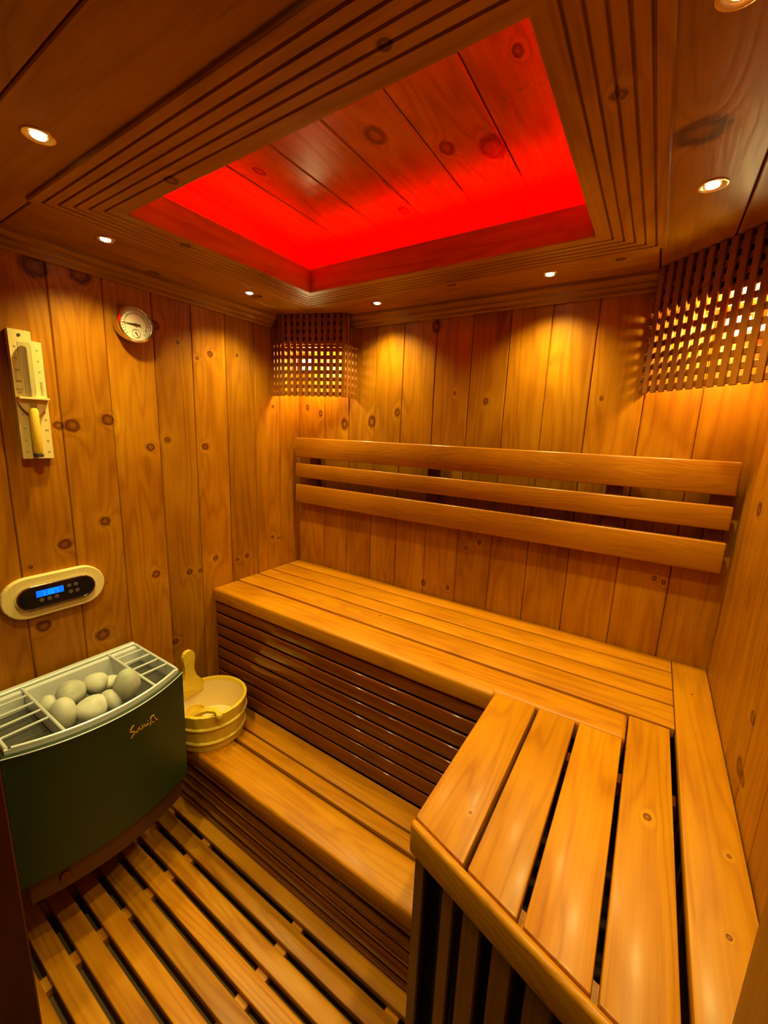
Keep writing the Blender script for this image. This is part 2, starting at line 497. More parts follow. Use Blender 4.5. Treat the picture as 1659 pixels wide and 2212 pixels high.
# ------------------------------------------------------------------ ceiling
OX0, OX1, OY0, OY1 = -1.612, -0.279, 0.822, 1.715     # opening of the light tray
TW = 0.21                                             # width of the fluted frame
ce = mesh('ceiling', *join(bxv((XL - 0.12, 0.0, ZC + 0.02), (XR + 0.12, OY0 - 0.16, ZC + 0.06)), bxv((XL - 0.12, OY1 + 0.16, ZC + 0.02), (XR + 0.12, YB + 0.12, ZC + 0.06)),
                           bxv((XL - 0.12, OY0 - 0.16, ZC + 0.02), (OX0 - 0.16, OY1 + 0.16, ZC + 0.06)), bxv((OX1 + 0.16, OY0 - 0.16, ZC + 0.02), (XR + 0.12, OY1 + 0.16, ZC + 0.06))), dark_m)
tag(ce, 'pine boarded ceiling around the glowing red light tray', 'ceiling', kind='structure')
fx0, fx1, fy0, fy1 = OX0 - TW, OX1 + TW, OY0 - TW, OY1 + TW
def cboard(lo, hi, mat):
    box('board', (lo[0] + .002, lo[1] + .002, ZC), (hi[0] - .002, hi[1] - .002, ZC + 0.02), mat((lo[0], lo[1], ZC), (hi[0], hi[1], ZC)), ce, bev=0.003)
cboard((XL, 0.14), (XR, 0.225), ceil_xk)
cboard((XL, 0.225), (XR, 0.422), ceil_xk)
cboard((XL, 0.422), (XR, fy0 + .02), ceil_xk)
cboard((XL, fy0 + .02), (-2.03, YB), ceil_yk)
cboard((-2.03, fy0 + .02), (fx0 + .02, YB), ceil_yk)
cboard((fx0 + .02, fy1 - .02), (fx1 - .02, 2.09), ceil_xk)
cboard((fx0 + .02, 2.09), (fx1 - .02, YB), ceil_xk)
cboard((fx1 - .02, fy0 + .02), (0.128, YB), ceil_yk)
cboard((0.128, fy0 + .02), (XR, YB), ceil_yk)
# fluted mitred frame round the tray (profile: distance from the opening edge, height)
zt0, gd = ZC - 0.012, 0.009
prof = [(0.0, ZC + 0.10), (0.0, zt0 + 0.003), (0.003, zt0)]
for k in range(5):
    d = 0.05 + 0.032 * k
    prof += [(d - 0.004, zt0), (d - 0.0015, zt0 + gd), (d + 0.0015, zt0 + gd), (d + 0.004, zt0)]
prof += [(TW - 0.004, zt0), (TW, zt0 + 0.004), (TW, ZC + 0.001), (0.03, ZC + 0.001), (0.03, ZC + 0.10)]
corner = [((OX0, OY0), (-1, -1)), ((OX1, OY0), (1, -1)), ((OX1, OY1), (1, 1)), ((OX0, OY1), (-1, 1))]
tr = thing('trim_1', 'fluted pine frame with mitred corners round the red ceiling tray', 'ceiling trim', ((OX0 + OX1) / 2, (OY0 + OY1) / 2, zt0), kind='structure')
for k in range(4):
    (c0, s0), (c1, s1) = corner[k], corner[(k + 1) % 4]
    n = len(prof)
    v = [(c0[0] + s0[0] * d, c0[1] + s0[1] * d, z) for d, z in prof] + [(c1[0] + s1[0] * d, c1[1] + s1[1] * d, z) for d, z in prof]
    f = [(i, (i + 1) % n, n + (i + 1) % n, n + i) for i in range(n)] + [tuple(range(n)), tuple(range(2 * n - 1, n - 1, -1))]
    mesh('fluted_board', v, f, (ceil_xk if k % 2 == 0 else ceil_yk)([min(c[i] for c in v) for i in range(3)], [max(c[i] for c in v) for i in range(3)]), tr)
# tray: side boards and raised board ceiling
ZTR, CV = 0.93, 0.12
tx0, tx1, ty0, ty1 = OX0 - CV, OX1 + CV, OY0 - CV, OY1 + CV
trc = mesh('trim_2', *join(bxv((tx0 - .03, ty0 - .03, ZTR + 0.02), (tx1 + .03, ty1 + .03, ZTR + 0.05)), bxv((tx0 - .03, ty0 - .03, ZC + .015), (tx1 + .03, ty0, ZTR + .02)), bxv((tx0 - .03, ty1, ZC + .015), (tx1 + .03, ty1 + .03, ZTR + .02)),
                          bxv((tx0 - .03, ty0, ZC + .015), (tx0, ty1, ZTR + .02)), bxv((tx1, ty0, ZC + .015), (tx1 + .03, ty1, ZTR + .02))), tray_m)
tag(trc, 'raised board tray in the ceiling lit red from its edges', 'ceiling tray', kind='structure')
sx = [tx0, -1.685, -1.457, -1.23, -1.003, -0.773, -0.55, -0.32, tx1]
for a, b in zip(sx[:-1], sx[1:]):
    box('board', (a + .0015, ty0, ZTR), (b - .0015, ty1, ZTR + 0.02), tray_k((a, ty0, ZTR), (b, ty1, ZTR)), trc, bev=0.004)

# red LED strip lying on the ledge behind the frame's lip
led = thing('led_strip', 'red LED strip hidden on the ledge inside the ceiling tray', 'light strip', ((OX0 + OX1) / 2, (OY0 + OY1) / 2, ZC + 0.04))
q = 0.055
for lo, hi in (((OX0 - q - .012, OY0 - q, 0), (OX0 - q, OY1 + q, 0)), ((OX1 + q, OY0 - q, 0), (OX1 + q + .012, OY1 + q, 0)),
               ((OX0 - q, OY0 - q - .012, 0), (OX1 + q, OY0 - q, 0)), ((OX0 - q, OY1 + q, 0), (OX1 + q, OY1 + q + .012, 0))):
    box('strip', (lo[0], lo[1], ZC + 0.022), (hi[0], hi[1], ZC + 0.03), led_m, led)

# stepped crown moulding along the walls
cpro = [(0.0, 0.628), (0.014, 0.628), (0.018, 0.634), (0.018, 0.646), (0.026, 0.650), (0.032, 0.658), (0.032, 0.668), (0.046, 0.674), (0.056, 0.684), (0.056, 0.7), (0.0, 0.7)]
cc = [((XL, 0.16), (1, 1)), ((XR, 0.16), (-1, 1)), ((XR, YB), (-1, -1)), ((XL, YB), (1, -1))]
for k, (nm, lb) in enumerate((('trim_3', 'crown moulding above the doorway'), ('trim_4', 'stepped crown moulding on the right wall'), ('trim_5', 'stepped dark crown moulding along the back wall'), ('trim_6', 'stepped crown moulding above the wall with the thermometer'))):
    (c0, s0), (c1, s1) = cc[k], cc[(k + 1) % 4]
    n = len(cpro)
    v = [(c0[0] + s0[0] * d, c0[1] + s0[1] * d, z) for d, z in cpro] + [(c1[0] + s1[0] * d, c1[1] + s1[1] * d, z) for d, z in cpro]
    f = [(i, (i + 1) % n, n + (i + 1) % n, n + i) for i in range(n)] + [tuple(range(n)), tuple(range(2 * n - 1, n - 1, -1))]
    o = mesh(nm, v, f, ceil_x if k % 2 == 0 else ceil_y)
    tag(o, lb, 'moulding', kind='structure')

# ------------------------------------------------------------------ recessed spotlights
spots = [((-1.417, 0.517), 'recessed ceiling spotlight near the top left corner, beside the front frame board'),
         ((-0.53, 0.517), 'recessed ceiling spotlight in front of the fluted frame, just above the picture edge'),
         ((-1.935, 0.895), 'recessed ceiling spotlight above the round thermometer'),
         ((-1.945, 1.6), 'recessed ceiling spotlight left of the corner lattice lamp'),
         ((-1.42, 2.05), 'recessed ceiling spotlight right of the corner lattice lamp, nearest the room corner'),
         ((-0.495, 2.035), 'recessed ceiling spotlight above the middle of the backrest'),
         ((0.03, 1.565), 'recessed ceiling spotlight right of the fluted frame, near the right lattice'),
         ((0.015, 0.955), 'recessed ceiling spotlight cut by the top right picture edge')]
for (x, y), lb in spots:
    t = thing('recessed_spotlight', lb, 'spotlight', (x, y, ZC), group='recessed ceiling spotlights')
    v, f = lathe([(0.024, -0.0005), (0.032, -0.0035), (0.036, -0.0022), (0.037, 0.0), (0.037, 0.004), (0.024, 0.004)], (x, y, ZC), 28, closed=True)
    mesh('ring', v, f, brass_m, t, smooth=True)
    v, f = lathe([(0.0005, -0.006), (0.010, -0.0055), (0.016, -0.003), (0.018, 0.001)], (x, y, ZC), 24)
    mesh('lens', v, f, lens_m, t, smooth=True)
    v, f = lathe([(0.0175, 0.0015), (0.0245, -0.0006)], (x, y, ZC), 24)
    mesh('reflector', v, f, brass_m, t, smooth=True)
    ld = bpy.data.lights.new('spot_beam', 'SPOT')
    ld.energy = SPOT_W; ld.color = WARM
    ld.spot_size = math.radians(124); ld.spot_blend = 1.0; ld.shadow_soft_size = 0.022
    lo = bpy.data.objects.new('spot_beam', ld); C.objects.link(lo)
    lo.parent = t; lo.location = (0, 0, -0.012 * S)

# ------------------------------------------------------------------ lattice corner lamps
def corner_lamp(label, p, wallp, light_blocker):
    t = thing('corner_lamp', label, 'lamp', p, group='bulbs behind the corner lattices')
    d = (Vector(wallp) - Vector(p)); d.normalize()
    p = Vector(p)
    ex = d.orthogonal().normalized(); ey = d.cross(ex)
    v, f = lathe([(0.0005, -0.040), (0.022, -0.035), (0.036, -0.016), (0.039, 0.0), (0.033, 0.02), (0.021, 0.037), (0.015, 0.05)], p, 20, ex, ey, d)
    mesh('bulb', v, f, bulb_m, t, smooth=True)
    v, f = lathe([(0.016, 0.046), (0.021, 0.048), (0.021, 0.085), (0.034, 0.09), (0.034, 0.10), (0.001, 0.10)], p, 20, ex, ey, d)
    mesh('socket', v, f, socket_m, t, smooth=True)
    slab('light_blocker', light_blocker, p.z + 0.085, p.z + 0.093, lat_m, t)  # added, unseen: keeps bulb light off the upper lattice and ceiling
    ld = bpy.data.lights.new('bulb_light', 'POINT')
    ld.energy = CORNER_W; ld.color = WARM; ld.shadow_soft_size = 0.03
    lo = bpy.data.objects.new('bulb_light', ld); C.objects.link(lo)
    lo.parent = t; lo.location = -d * 0.052 * S
def lattice_shade(label, P1, P2, returns, z0, z1, n):
    t = thing('lattice_lamp_shade', label, 'lamp shade', ((P1[0] + P2[0]) / 2, (P1[1] + P2[1]) / 2, z0), group='lattice corner lamp shades')
    def panel(A, Bp, n):
        A, Bp = Vector(A), Vector(Bp)
        d = (Bp - A); Lg = d.length; d.normalize()
        nrm = Vector((d.y, -d.x))
        if nrm.dot(A) > 0: nrm = -nrm
        ang = math.atan2(d.y, d.x)
        wdt = 0.0235
        st = (Lg - wdt) / (n - 1)
        for i in range(n):
            c = A + d * (wdt / 2 + st * i)
            box('vertical_slat', (c.x - wdt / 2, c.y - .005, z0), (c.x + wdt / 2, c.y + .005, z1 if min(c.x - XL, XR - c.x, YB - c.y) > 0.075 else 0.626), lat_m, t, bev=0.0015, rotz=ang)
        for k in range(int(((z1 if Lg > .2 else 0.63) - z0) / 0.0445)):
            z = z0 + 0.008 + 0.0445 * k
            c = (A + Bp) / 2 - nrm * 0.0102
            box('horizontal_slat', (c.x - Lg / 2, c.y - .005, z), (c.x + Lg / 2, c.y + .005, z + 0.024), lat_m, t, bev=0.0015, rotz=ang)
    panel(P1, P2, n)
    for A, Bp, k in returns: panel(A, Bp, k)
lattice_shade('lattice wooden shade in the back left corner above the backrest end', (-2.105, 1.975), (-1.70, 2.125),
              [((-2.196, 1.975), (-2.112, 1.975), 3), ((-1.70, 2.135), (-1.70, 2.226), 3)], 0.20, 0.697, 11)
lattice_shade('lattice wooden shade in the back right corner cut by the picture edge', (-0.085, 2.155), (0.285, 1.80),
              [((-0.085, 2.165), (-0.085, 2.226), 2), ((0.29, 1.80), (0.320, 1.80), 2)], 0.20, 0.697, 13)
corner_lamp('glowing bulb behind the back left corner lattice', (-2.01, 2.13, 0.42), (-2.2, 2.23, 0.425), [(-2.198, 2.228), (-2.198, 1.992), (-2.10, 1.996), (-1.722, 2.138), (-1.718, 2.228)])
p2 = ony(1595, 700, 2.06)
corner_lamp('glowing bulb behind the back right corner lattice', tuple(p2), (XR, YB, p2.z), [(XR - .002, YB - .002), (-.068, YB - .002), (-.068, 2.16), (0.292, 1.818), (XR - .002, 1.818)])

# ------------------------------------------------------------------ upper L-shaped bench
T = 0.085          # board thickness at the nosing
ub = thing('upper_bench', 'L-shaped upper sauna bench of golden pine boards with slatted riser', 'bench', (-0.9, 1.8, ZF))
g = 0.005
BT = 0.04
def sboard(poly, mat, z0=ZU - BT, bev=0.006):
    xs_, ys_ = [p[0] for p in poly], [p[1] for p in poly]
    return slab('seat_board', poly, z0, ZU, mat((min(xs_), min(ys_), ZU), (max(xs_), max(ys_), ZU)), ub, bev=bev, seg=3 if bev > .008 else 2)
YF = 1.475
sboard([(XL + .002, YF), (-.404, YF), (-.404, 1.503), (.046, 1.503), (.046, 1.663 - g), (XL + .002, 1.663 - g)], seat_xk, ZU - 0.088, 0.016)
for a, b in ((1.663, 1.826), (1.826, 1.948), (1.948, 2.104), (2.104, YB - .002)):
    lo_, hi_ = a + g, b - (g if b < 2.2 else 0)
    sboard([(XL + .002, lo_), (.191, lo_), (.191, hi_), (XL + .002, hi_)], seat_xk)
# right arm boards, ending against the slanted nosing
e0 = Vector((-0.404, 0.812)); e1 = Vector((0.053, 0.676))
ed = (e1 - e0).normalized()
def yend(x, off=0.0):
    return e0.y + (x - e0.x) * ed.y / ed.x + off
NW = 0.026
for x0, x1, ya in ((-.404, -.248, 1.503 - .001), (-.237, -.111, 1.503 - .001), (-.098, .0365, 1.503 - .001), (.0490, .175, 1.663 - g), (.1925, XR - .002, YB - .002)):
    sboard([(x0, yend(x0, NW)), (x1, yend(x1, NW)), (x1, ya), (x0, ya)], seat_yk, ZU - (0.09 if x0 < -.4 else BT), 0.008 if x0 < -.4 else 0.006)
# nosing along the slanted end, front apron and corner post
slab('end_nosing', [(e0.x - .003, yend(e0.x - .003)), (XR - .002, yend(XR)), (XR - .002, yend(XR, NW - .001)), (e0.x - .003, yend(e0.x - .003, NW - .001))], ZU - 0.095, ZU, seat_x, ub, bev=0.012, seg=3)
# horizontal riser slats below the long seat
zs = ZU - 0.094
for k in range(8):
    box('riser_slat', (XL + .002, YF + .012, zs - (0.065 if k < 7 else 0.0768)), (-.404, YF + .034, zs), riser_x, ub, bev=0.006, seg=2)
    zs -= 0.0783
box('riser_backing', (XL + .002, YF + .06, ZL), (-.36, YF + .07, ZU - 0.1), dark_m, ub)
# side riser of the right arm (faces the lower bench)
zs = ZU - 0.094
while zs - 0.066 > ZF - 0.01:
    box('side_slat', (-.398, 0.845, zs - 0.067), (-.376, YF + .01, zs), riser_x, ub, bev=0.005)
    zs -= 0.0765
# end panel: vertical slats parallel to the slanted nosing
ang = math.atan2(ed.y, ed.x)
nin = Vector((-ed.y, ed.x))
for s0_, s1_ in ((0.012, 0.05), (0.108, 0.148), (0.172, 0.226), (0.255, 0.308), (0.338, 0.398), (0.428, 0.488), (0.518, 0.578), (0.608, 0.668)):
    c = e0 + ed * ((s0_ + s1_) / 2) + nin * 0.022
    w_ = (s1_ - s0_) / 2
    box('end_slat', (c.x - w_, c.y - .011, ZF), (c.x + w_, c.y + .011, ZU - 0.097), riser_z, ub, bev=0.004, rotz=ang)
c = e0 + ed * 0.36 + nin * 0.075
box('end_backing', (c.x - .34, c.y - .004, ZF), (c.x + .33, c.y + .004, ZU - 0.1), dark_m, ub, rotz=ang)
# supports under the seats
for x in (-2.1, -1.35, -0.6, 0.0):
    box('support_rail', (x - .02, YF + .075, ZU - 0.13), (x + .02, YB - .01, ZU - 0.0885), riser_x, ub)
box('support_rail', (-.242, 1.40, ZU - 0.14), (XR - .01, 1.445, ZU - 0.092), riser_x, ub)
c = e0 + ed * 0.42 + nin * (NW + .028)
box('end_ledger', (c.x - .25, c.y - .024, ZU - 0.075), (c.x + .27, c.y + .024, ZU - BT - .001), seat_x, ub, rotz=ang)

# ------------------------------------------------------------------ lower bench
lb = thing('lower_bench', 'low pine step bench in front of the slatted riser', 'bench', (-1.3, 1.28, ZF))
YN = 1.083
for a, b in ((YN, 1.265), (1.277, 1.350), (1.362, YF + .010)):
    slab('seat_board', [(XL + .002, a), (-.402, a), (-.402, b), (XL + .002, b)], ZL - (0.075 if a == YN else BT), ZL, seat_x, lb, bev=0.016 if a == YN else 0.006, seg=3)
zs = ZL - 0.083
while zs > ZF + 0.03:
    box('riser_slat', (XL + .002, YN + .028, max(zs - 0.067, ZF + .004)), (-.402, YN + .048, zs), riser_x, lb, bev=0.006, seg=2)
    zs -= 0.0765
box('riser_backing', (XL + .002, YN + .07, ZF), (-.402, YN + .08, ZL - 0.06), dark_m, lb)
for x in (-2.0, -1.3, -0.5):
    box('support_rail', (x - .02, YN + .085, ZL - 0.11), (x + .02, YF + .006, ZL - 0.0755), riser_x, lb)

# ------------------------------------------------------------------ backrest
br = thing('backrest', 'three horizontal wooden slats forming a backrest on the back wall', 'backrest', (-0.92, 2.2, -0.535))
for z0, z1 in ((-0.206, -0.068), (-0.350, -0.250), (-0.535, -0.402)):
    box('slat', (-2.165, 2.155, z0), (0.294, 2.185, z1), back_x, br, bev=0.006, seg=2)
for x in (-2.02, -1.08, -0.14, 0.25):
    box('batten', (x - .034, 2.1855, -0.525), (x + .034, YB - .001, -0.085), riser_z, br, bev=0.003)

# ------------------------------------------------------------------ duckboard floor
db = thing('duckboard', 'slatted pine duckboard covering the floor between heater and benches', 'duckboard', (-1.3, 0.65, ZF))
y1 = 1.122
i = 0
while y1 > 0.2:
    w_ = 0.0715
    box('slat', (XL + .004, y1 - w_, ZF - 0.03), (-.41, y1, ZF), duck_x, db, bev=0.004, seg=2)
    y1 -= 0.0985; i += 1
ylo = y1 + 0.0985 - w_
for x in (-2.05, -1.72, -1.05, -0.55):
    box('batten', (x - .03, ylo, zf0), (x + .03, 1.12, ZF - 0.0305), duck_x, db, bev=0.003)

# ------------------------------------------------------------------ sauna heater
hy, hh = 0.656, 0.329
def xfront(y, inset=0.0, bulge=0.092):
    t_ = (y - hy) / hh
    return -1.738 + bulge * (1 - t_ * t_) - inset
ht = thing('sauna_heater', 'dark green wall-hung sauna heater with steel stone tray', 'heater', (-1.95, hy, -1.83))
def outline(inset, xb, n=20, ins_y=0.0, bulge=0.092):
    a = [(xb, hy - hh + ins_y), ]
    pts = []
    for k in range(n + 1):
        y = hy - hh + ins_y + (2 * hh - 2 * ins_y) * k / n
        pts.append((xfront(y, inset, bulge), y))
    return [(xb, hy - hh + ins_y)] + pts + [(xb, hy + hh - ins_y)]
XB = -2.165
o1, o2 = outline(0, XB), outline(0.022, XB + 0.01, ins_y=0.022)
n = len(o1)
zt, zb = -1.155, -1.72
v = [(p[0], p[1], zb) for p in outline(0.008, XB, bulge=0.064)] + [(p[0], p[1], zt - .006) for p in o1] + [(p[0], p[1], zt) for p in outline(0.006, XB, ins_y=0.006)] + [(p[0], p[1], zt) for p in o2] + [(p[0], p[1], zb) for p in outline(0.03, XB + .01, ins_y=0.022, bulge=0.064)]
f = []
for r in range(5):
    for k in range(n):
        l = (k + 1) % n
        f.append((r * n + k, r * n + l, ((r + 1) % 5) * n + l, ((r + 1) % 5) * n + k))
mesh('shell', v, f, green_m, ht, smooth=True)
# light edge line of the shell's top rim
edge = [(p[0] + .0015, p[1], zt - .004) for p in o1[1:-1]]
mesh('rim_line', *tube(edge, 0.0022, 6), steel_m, ht)
# inset base under the shell
v, f = prism(outline(0.034, XB + 0.03, ins_y=0.028, bulge=0.066), -1.832, zb + 0.02)
mesh('base', v, f, brown_m, ht)
p = onz(132, 1880, -1.78)
tt = (p.y - hy) / hh
v, f = lathe([(0.0005, 0.012), (0.016, 0.011), (0.019, 0.004), (0.019, 0.0)], (xfront(p.y, 0.036, 0.066), p.y, -1.775), 16, (0, 1, 0), (0, 0, 1), (1, 0, 0))
mesh('thermostat_knob', v, f, plain('dark_red_knob', (0.10, 0.008, 0.004), 0.4, noise=0.1), ht, smooth=True)
# steel stone tray
zr = -1.138
ti = outline(0.016, XB + 0.012, ins_y=0.014)
tj = outline(0.028, XB + 0.065, ins_y=0.026)
tk_ = outline(0.030, XB + 0.115, ins_y=0.028)
nn = len(ti)
v = [(p[0], p[1], zt - .02) for p in ti] + [(p[0], p[1], zr) for p in ti] + [(p[0], p[1], zr - .004) for p in tj] + [(p[0], p[1], -1.37) for p in tk_]
f = []
for r in range(3):
    for k in range(nn):
        l = (k + 1) % nn
        f.append((r * nn + k, r * nn + l, (r + 1) * nn + l, (r + 1) * nn + k))
tray = mesh('stone_tray', v, f, steel_m, ht, fix=False)
v = [(p[0], p[1], -1.26) for p in outline(0.0285, XB + 0.09, ins_y=0.0265)]
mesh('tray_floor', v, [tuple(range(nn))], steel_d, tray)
box('rear_flange', (XB + .012, hy - hh + .02, zr), (XB + .040, hy + hh - .02, zr + .012), steel_m, tray, bev=0.003)
mesh('front_rim', *tube([(p[0] - .022, p[1], zr + .003) for p in o1[1:-1]][1:-1], 0.006, 8), steel_m, tray, smooth=True)
for y in (0.50, 0.838):
    mesh('divider', *bxv((XB + .045, y - .003, -1.275), (xfront(y, 0.029), y + .003, zr - .002)), steel_m, tray)
    mesh('divider_rod', *tube([(XB + .045, y, zr + .002), (xfront(y, 0.026), y, zr + .002)], 0.0058, 8), steel_m, tray, smooth=True)
for y in (hy - hh + .021, hy + hh - .021):
    mesh('side_rim', *tube([(XB + .04, y, zr + .003), (xfront(y, 0.026), y, zr + .003)], 0.006, 8), steel_m, tray, smooth=True)
for i in range(4):
    x = -2.055 + i * 0.075
    for ya, yb in ((hy - hh + .022, 0.50), (0.838, hy + hh - .022)):
        mesh('grille_rod', *tube([(x, ya, zr), (x, yb, zr)], 0.0046, 6), steel_m, tray, smooth=True)
for ya, yb in ((hy - hh + .03, 0.494), (0.844, hy + hh - .03)):
    xf_ = min(xfront(ya, 0.036), xfront(yb, 0.036))
    mesh('added_dark_plate', *bxv((XB + .10, ya, -1.235), (xf_, yb, -1.20)), steel_d, tray)  # added dark plates for the dark elements and shade under the rods
# gold script lettering on the front
def on_front(u, v_):
    d = ray(u, v_); x = -1.66
    for _ in range(25):
        p_ = d * (x / d.x); k_ = (zt - p_.z) / (zt - zb); x = xfront(p_.y, -0.0018 + .008 * k_, 0.092 - 0.028 * k_)
    return tuple(d * (x / d.x))
strokes = [([(585, 550), (540, 610), (500, 680), (490, 735), (545, 725), (605, 718), (585, 775), (545, 830), (515, 885)], 1.25),
           ([(640, 755), (680, 695), (700, 640), (718, 605), (735, 660), (775, 655)], 1.0), ([(655, 735), (700, 700)], 0.6),
           ([(785, 550), (790, 610), (800, 655), (830, 580), (850, 510), (858, 560), (865, 600)], 0.8),
           ([(890, 575), (925, 535), (965, 495)], 0.9), ([(940, 440), (950, 452)], 0.8),
           ([(1095, 288), (1045, 320), (1005, 375), (1018, 440), (1005, 505), (995, 560)], 1.0),
           ([(1040, 490), (1080, 465), (1095, 440)], 0.8), ([(1108, 335), (1125, 375), (1155, 410), (1190, 397)], 0.9)]
parts = []
for st, wd_ in strokes:
    pts = [on_front(240 + a * .0844, 1520 + b * .0844) for a, b in st]
    parts.append(tube(pts, 0.0026 * wd_, 6))
mesh('lettering', *join(*parts), gold_m, ht)

# stones in the tray
def stone(c, r, label, seed, mat):
    bm = bmesh.new()
    bmesh.ops.create_icosphere(bm, subdivisions=3, radius=1.0)
    rnd = random.Random(seed)
    dirs = [(Vector((rnd.gauss(0, 1), rnd.gauss(0, 1), rnd.gauss(0, 1))).normalized(), rnd.uniform(-0.22, 0.13)) for _ in range(9)]
    rot = Matrix.Rotation(rnd.uniform(0, 6.28), 3, 'X') @ Matrix.Rotation(rnd.uniform(0, 6.28), 3, 'Z')
    for vv in bm.verts:
        n_ = vv.co.copy()
        k_ = 1.0
        for d_, a_ in dirs: k_ += a_ * max(0, n_.dot(d_)) ** 3
        vv.co = Vector((n_.x * r[0], n_.y * r[1], n_.z * r[2])) * k_ * S * 1.05
    me = bpy.data.meshes.new('heater_stone')
    bm.to_mesh(me); bm.free()
    me.materials.append(mat)
    for p_ in me.polygons: p_.use_smooth = True
    o = link('heater_stone', me, W(*c), None)
    tag(o, label, 'stone', 'stones in the heater tray')
    return o
def st_at(u, v_, z): return tuple(onz(u, v_, z))
for (u, v_, z, r, lb_, sd, mt) in (
    (140, 1540, -1.165, (0.056, 0.048, 0.060), 'round pale stone at the left front of the heater tray', 1, stone_m2),
    (110, 1526, -1.185, (0.046, 0.035, 0.045), 'small stone half hidden behind the left front stone', 2, stone_m2),
    (151, 1499, -1.150, (0.054, 0.055, 0.048), 'large flat grey stone lying on the heap, left of centre', 3, stone_m),
    (206, 1476, -1.150, (0.050, 0.046, 0.046), 'pale whitish stone at the back of the tray middle', 4, stone_m2),
    (200, 1528, -1.170, (0.058, 0.058, 0.046), 'oblong stone with dark pits at the front middle of the tray', 5, stone_m2),
    (240, 1513, -1.175, (0.060, 0.036, 0.048), 'pointed stone leaning at the front right of the heap', 6, stone_m2),
    (277, 1480, -1.130, (0.052, 0.052, 0.074), 'tall upright egg-shaped grey stone at the right of the tray', 7, stone_m),
    (238, 1475, -1.185, (0.034, 0.050, 0.034), 'narrow stone wedged behind the upright egg-shaped stone', 8, stone_m2),
    (180, 1505, -1.205, (0.045, 0.045, 0.040), 'small stone deep in the middle of the heap', 9, stone_m)):
    stone(st_at(u, v_, z), r, lb_, sd, mt)

# ------------------------------------------------------------------ bucket and ladle
bc = Vector((-1.92, 1.24)); RR, RB, zr_ = 0.197, 0.176, -1.5
bu = thing('sauna_bucket', 'pale pine sauna bucket with tall handle stave on the lower bench', 'bucket', (bc.x, bc.y, ZL))
SG = 22
v, f = [], []
pr = [(RB - .02, ZL + 0.004), (RB, ZL + 0.002), (RR, zr_ - .003), (RR - .004, zr_), (RR - .016, zr_), (RR - .02, zr_ - .006), (RB - .016, ZL + 0.03)]
sub = 4
tot = SG * sub
for i in range(tot):
    a = 2 * math.pi * i / tot
    dip = 0.0018 if i % sub == 0 else 0.0
    for k, (r, z) in enumerate(pr):
        rr_ = r - (dip if k in (1, 2) else 0)
        v.append((bc.x + rr_ * math.cos(a), bc.y + rr_ * math.sin(a), z))
npf = len(pr)
for i in range(tot):
    j = (i + 1) % tot
    for k in range(npf):
        l = (k + 1) % npf
        f.append((i * npf + k, j * npf + k, j * npf + l, i * npf + l))
mesh('stave_body', v, f, bucket_m, bu, smooth=True)
v, f = lathe([(RR - .0165, zr_ - .010), (RR - .020, zr_ - .012), (RB - .022, ZL + 0.045), (0.001, ZL + 0.045)], (bc.x, bc.y, 0), 48)
mesh('liner', v, f, liner_m, bu, smooth=True)
for z in (-1.578, -1.668):
    t_ = (z - ZL) / (zr_ - ZL); r = RB + (RR - RB) * t_
    v, f = lathe([(r - .002, -0.009), (r + .005, -0.008), (r + .008, 0.0), (r + .005, 0.008), (r - .001, 0.009)], (bc.x, bc.y, z), 56)
    mesh('hoop', v, f, hoop_m, bu, smooth=True)
# tall handle stave
th = math.radians(183)
er = Vector((math.cos(th), math.sin(th), 0)); et = Vector((-math.sin(th), math.cos(th), 0))
half = [(0.085, -1.56), (0.075, -1.50), (0.058, -1.478), (0.040, -1.455), (0.030, -1.42), (0.029, -1.39), (0.033, -1.36), (0.037, -1.335), (0.035, -1.312), (0.026, -1.295), (0.012, -1.286)]
pts = [(a, z) for a, z in half] + [(-a, z) for a, z in reversed(half)]
v = []
for off in (RR - 0.024, RR - 0.001):
    for a, z in pts:
        bend = -(a * a) / (2 * RR)
        q_ = Vector((bc.x, bc.y, 0)) + er * (off + bend) + et * a
        v.append((q_.x, q_.y, z))
npt = len(pts)
f = [tuple(range(npt)), tuple(range(2 * npt - 1, npt - 1, -1))] + [(i, (i + 1) % npt, npt + (i + 1) % npt, npt + i) for i in range(npt)]
o = mesh('handle_stave', v, f, bucket_m, bu)
# ladle hooked over the near rim
la = thing('ladle', 'small pine ladle hooked over the near rim of the bucket', 'ladle', (-1.80, 1.10, -1.6))
th2 = math.radians(-32)
d2 = Vector((math.cos(th2), math.sin(th2), 0)); t2 = Vector((-math.sin(th2), math.cos(th2), 0))
cb = Vector((bc.x, bc.y, 0))
def lp(rad, tan, z):
    q_ = cb + d2 * rad + t2 * tan
    return Vector((q_.x, q_.y, z))
path = [lp(0.02, -0.115, -1.60), lp(0.07, -0.09, -1.555), lp(0.115, -0.055, -1.512), lp(0.150, -0.015, -1.488), lp(0.182, 0.018, -1.480), lp(0.208, 0.032, -1.484), lp(0.214, 0.035, -1.497)]
v, f = [], []
ws = [0.030, 0.032, 0.030, 0.024, 0.020, 0.020, 0.017]
for p_, w_ in zip(path, ws):
    for s_, h_ in ((-1, -.007), (1, -.007), (1, .007), (-1, .007)):
        q_ = p_ + t2 * 0 + (d2 * 0.45 - t2 * 0.0) * 0
        side = Vector((d2.x * 0.35 + t2.x * 0.94, d2.y * 0.35 + t2.y * 0.94, 0)).cross(Vector((0, 0, 1)))
        q_ = p_ + side * (w_ * s_ * 0.7) + Vector((0, 0, h_))
        v.append(tuple(q_))
m_ = len(path)
for i in range(m_ - 1):
    for k in range(4):
        f.append((i * 4 + k, i * 4 + (k + 1) % 4, (i + 1) * 4 + (k + 1) % 4, (i + 1) * 4 + k))
f += [(3, 2, 1, 0), tuple((m_ - 1) * 4 + k for k in range(4))]
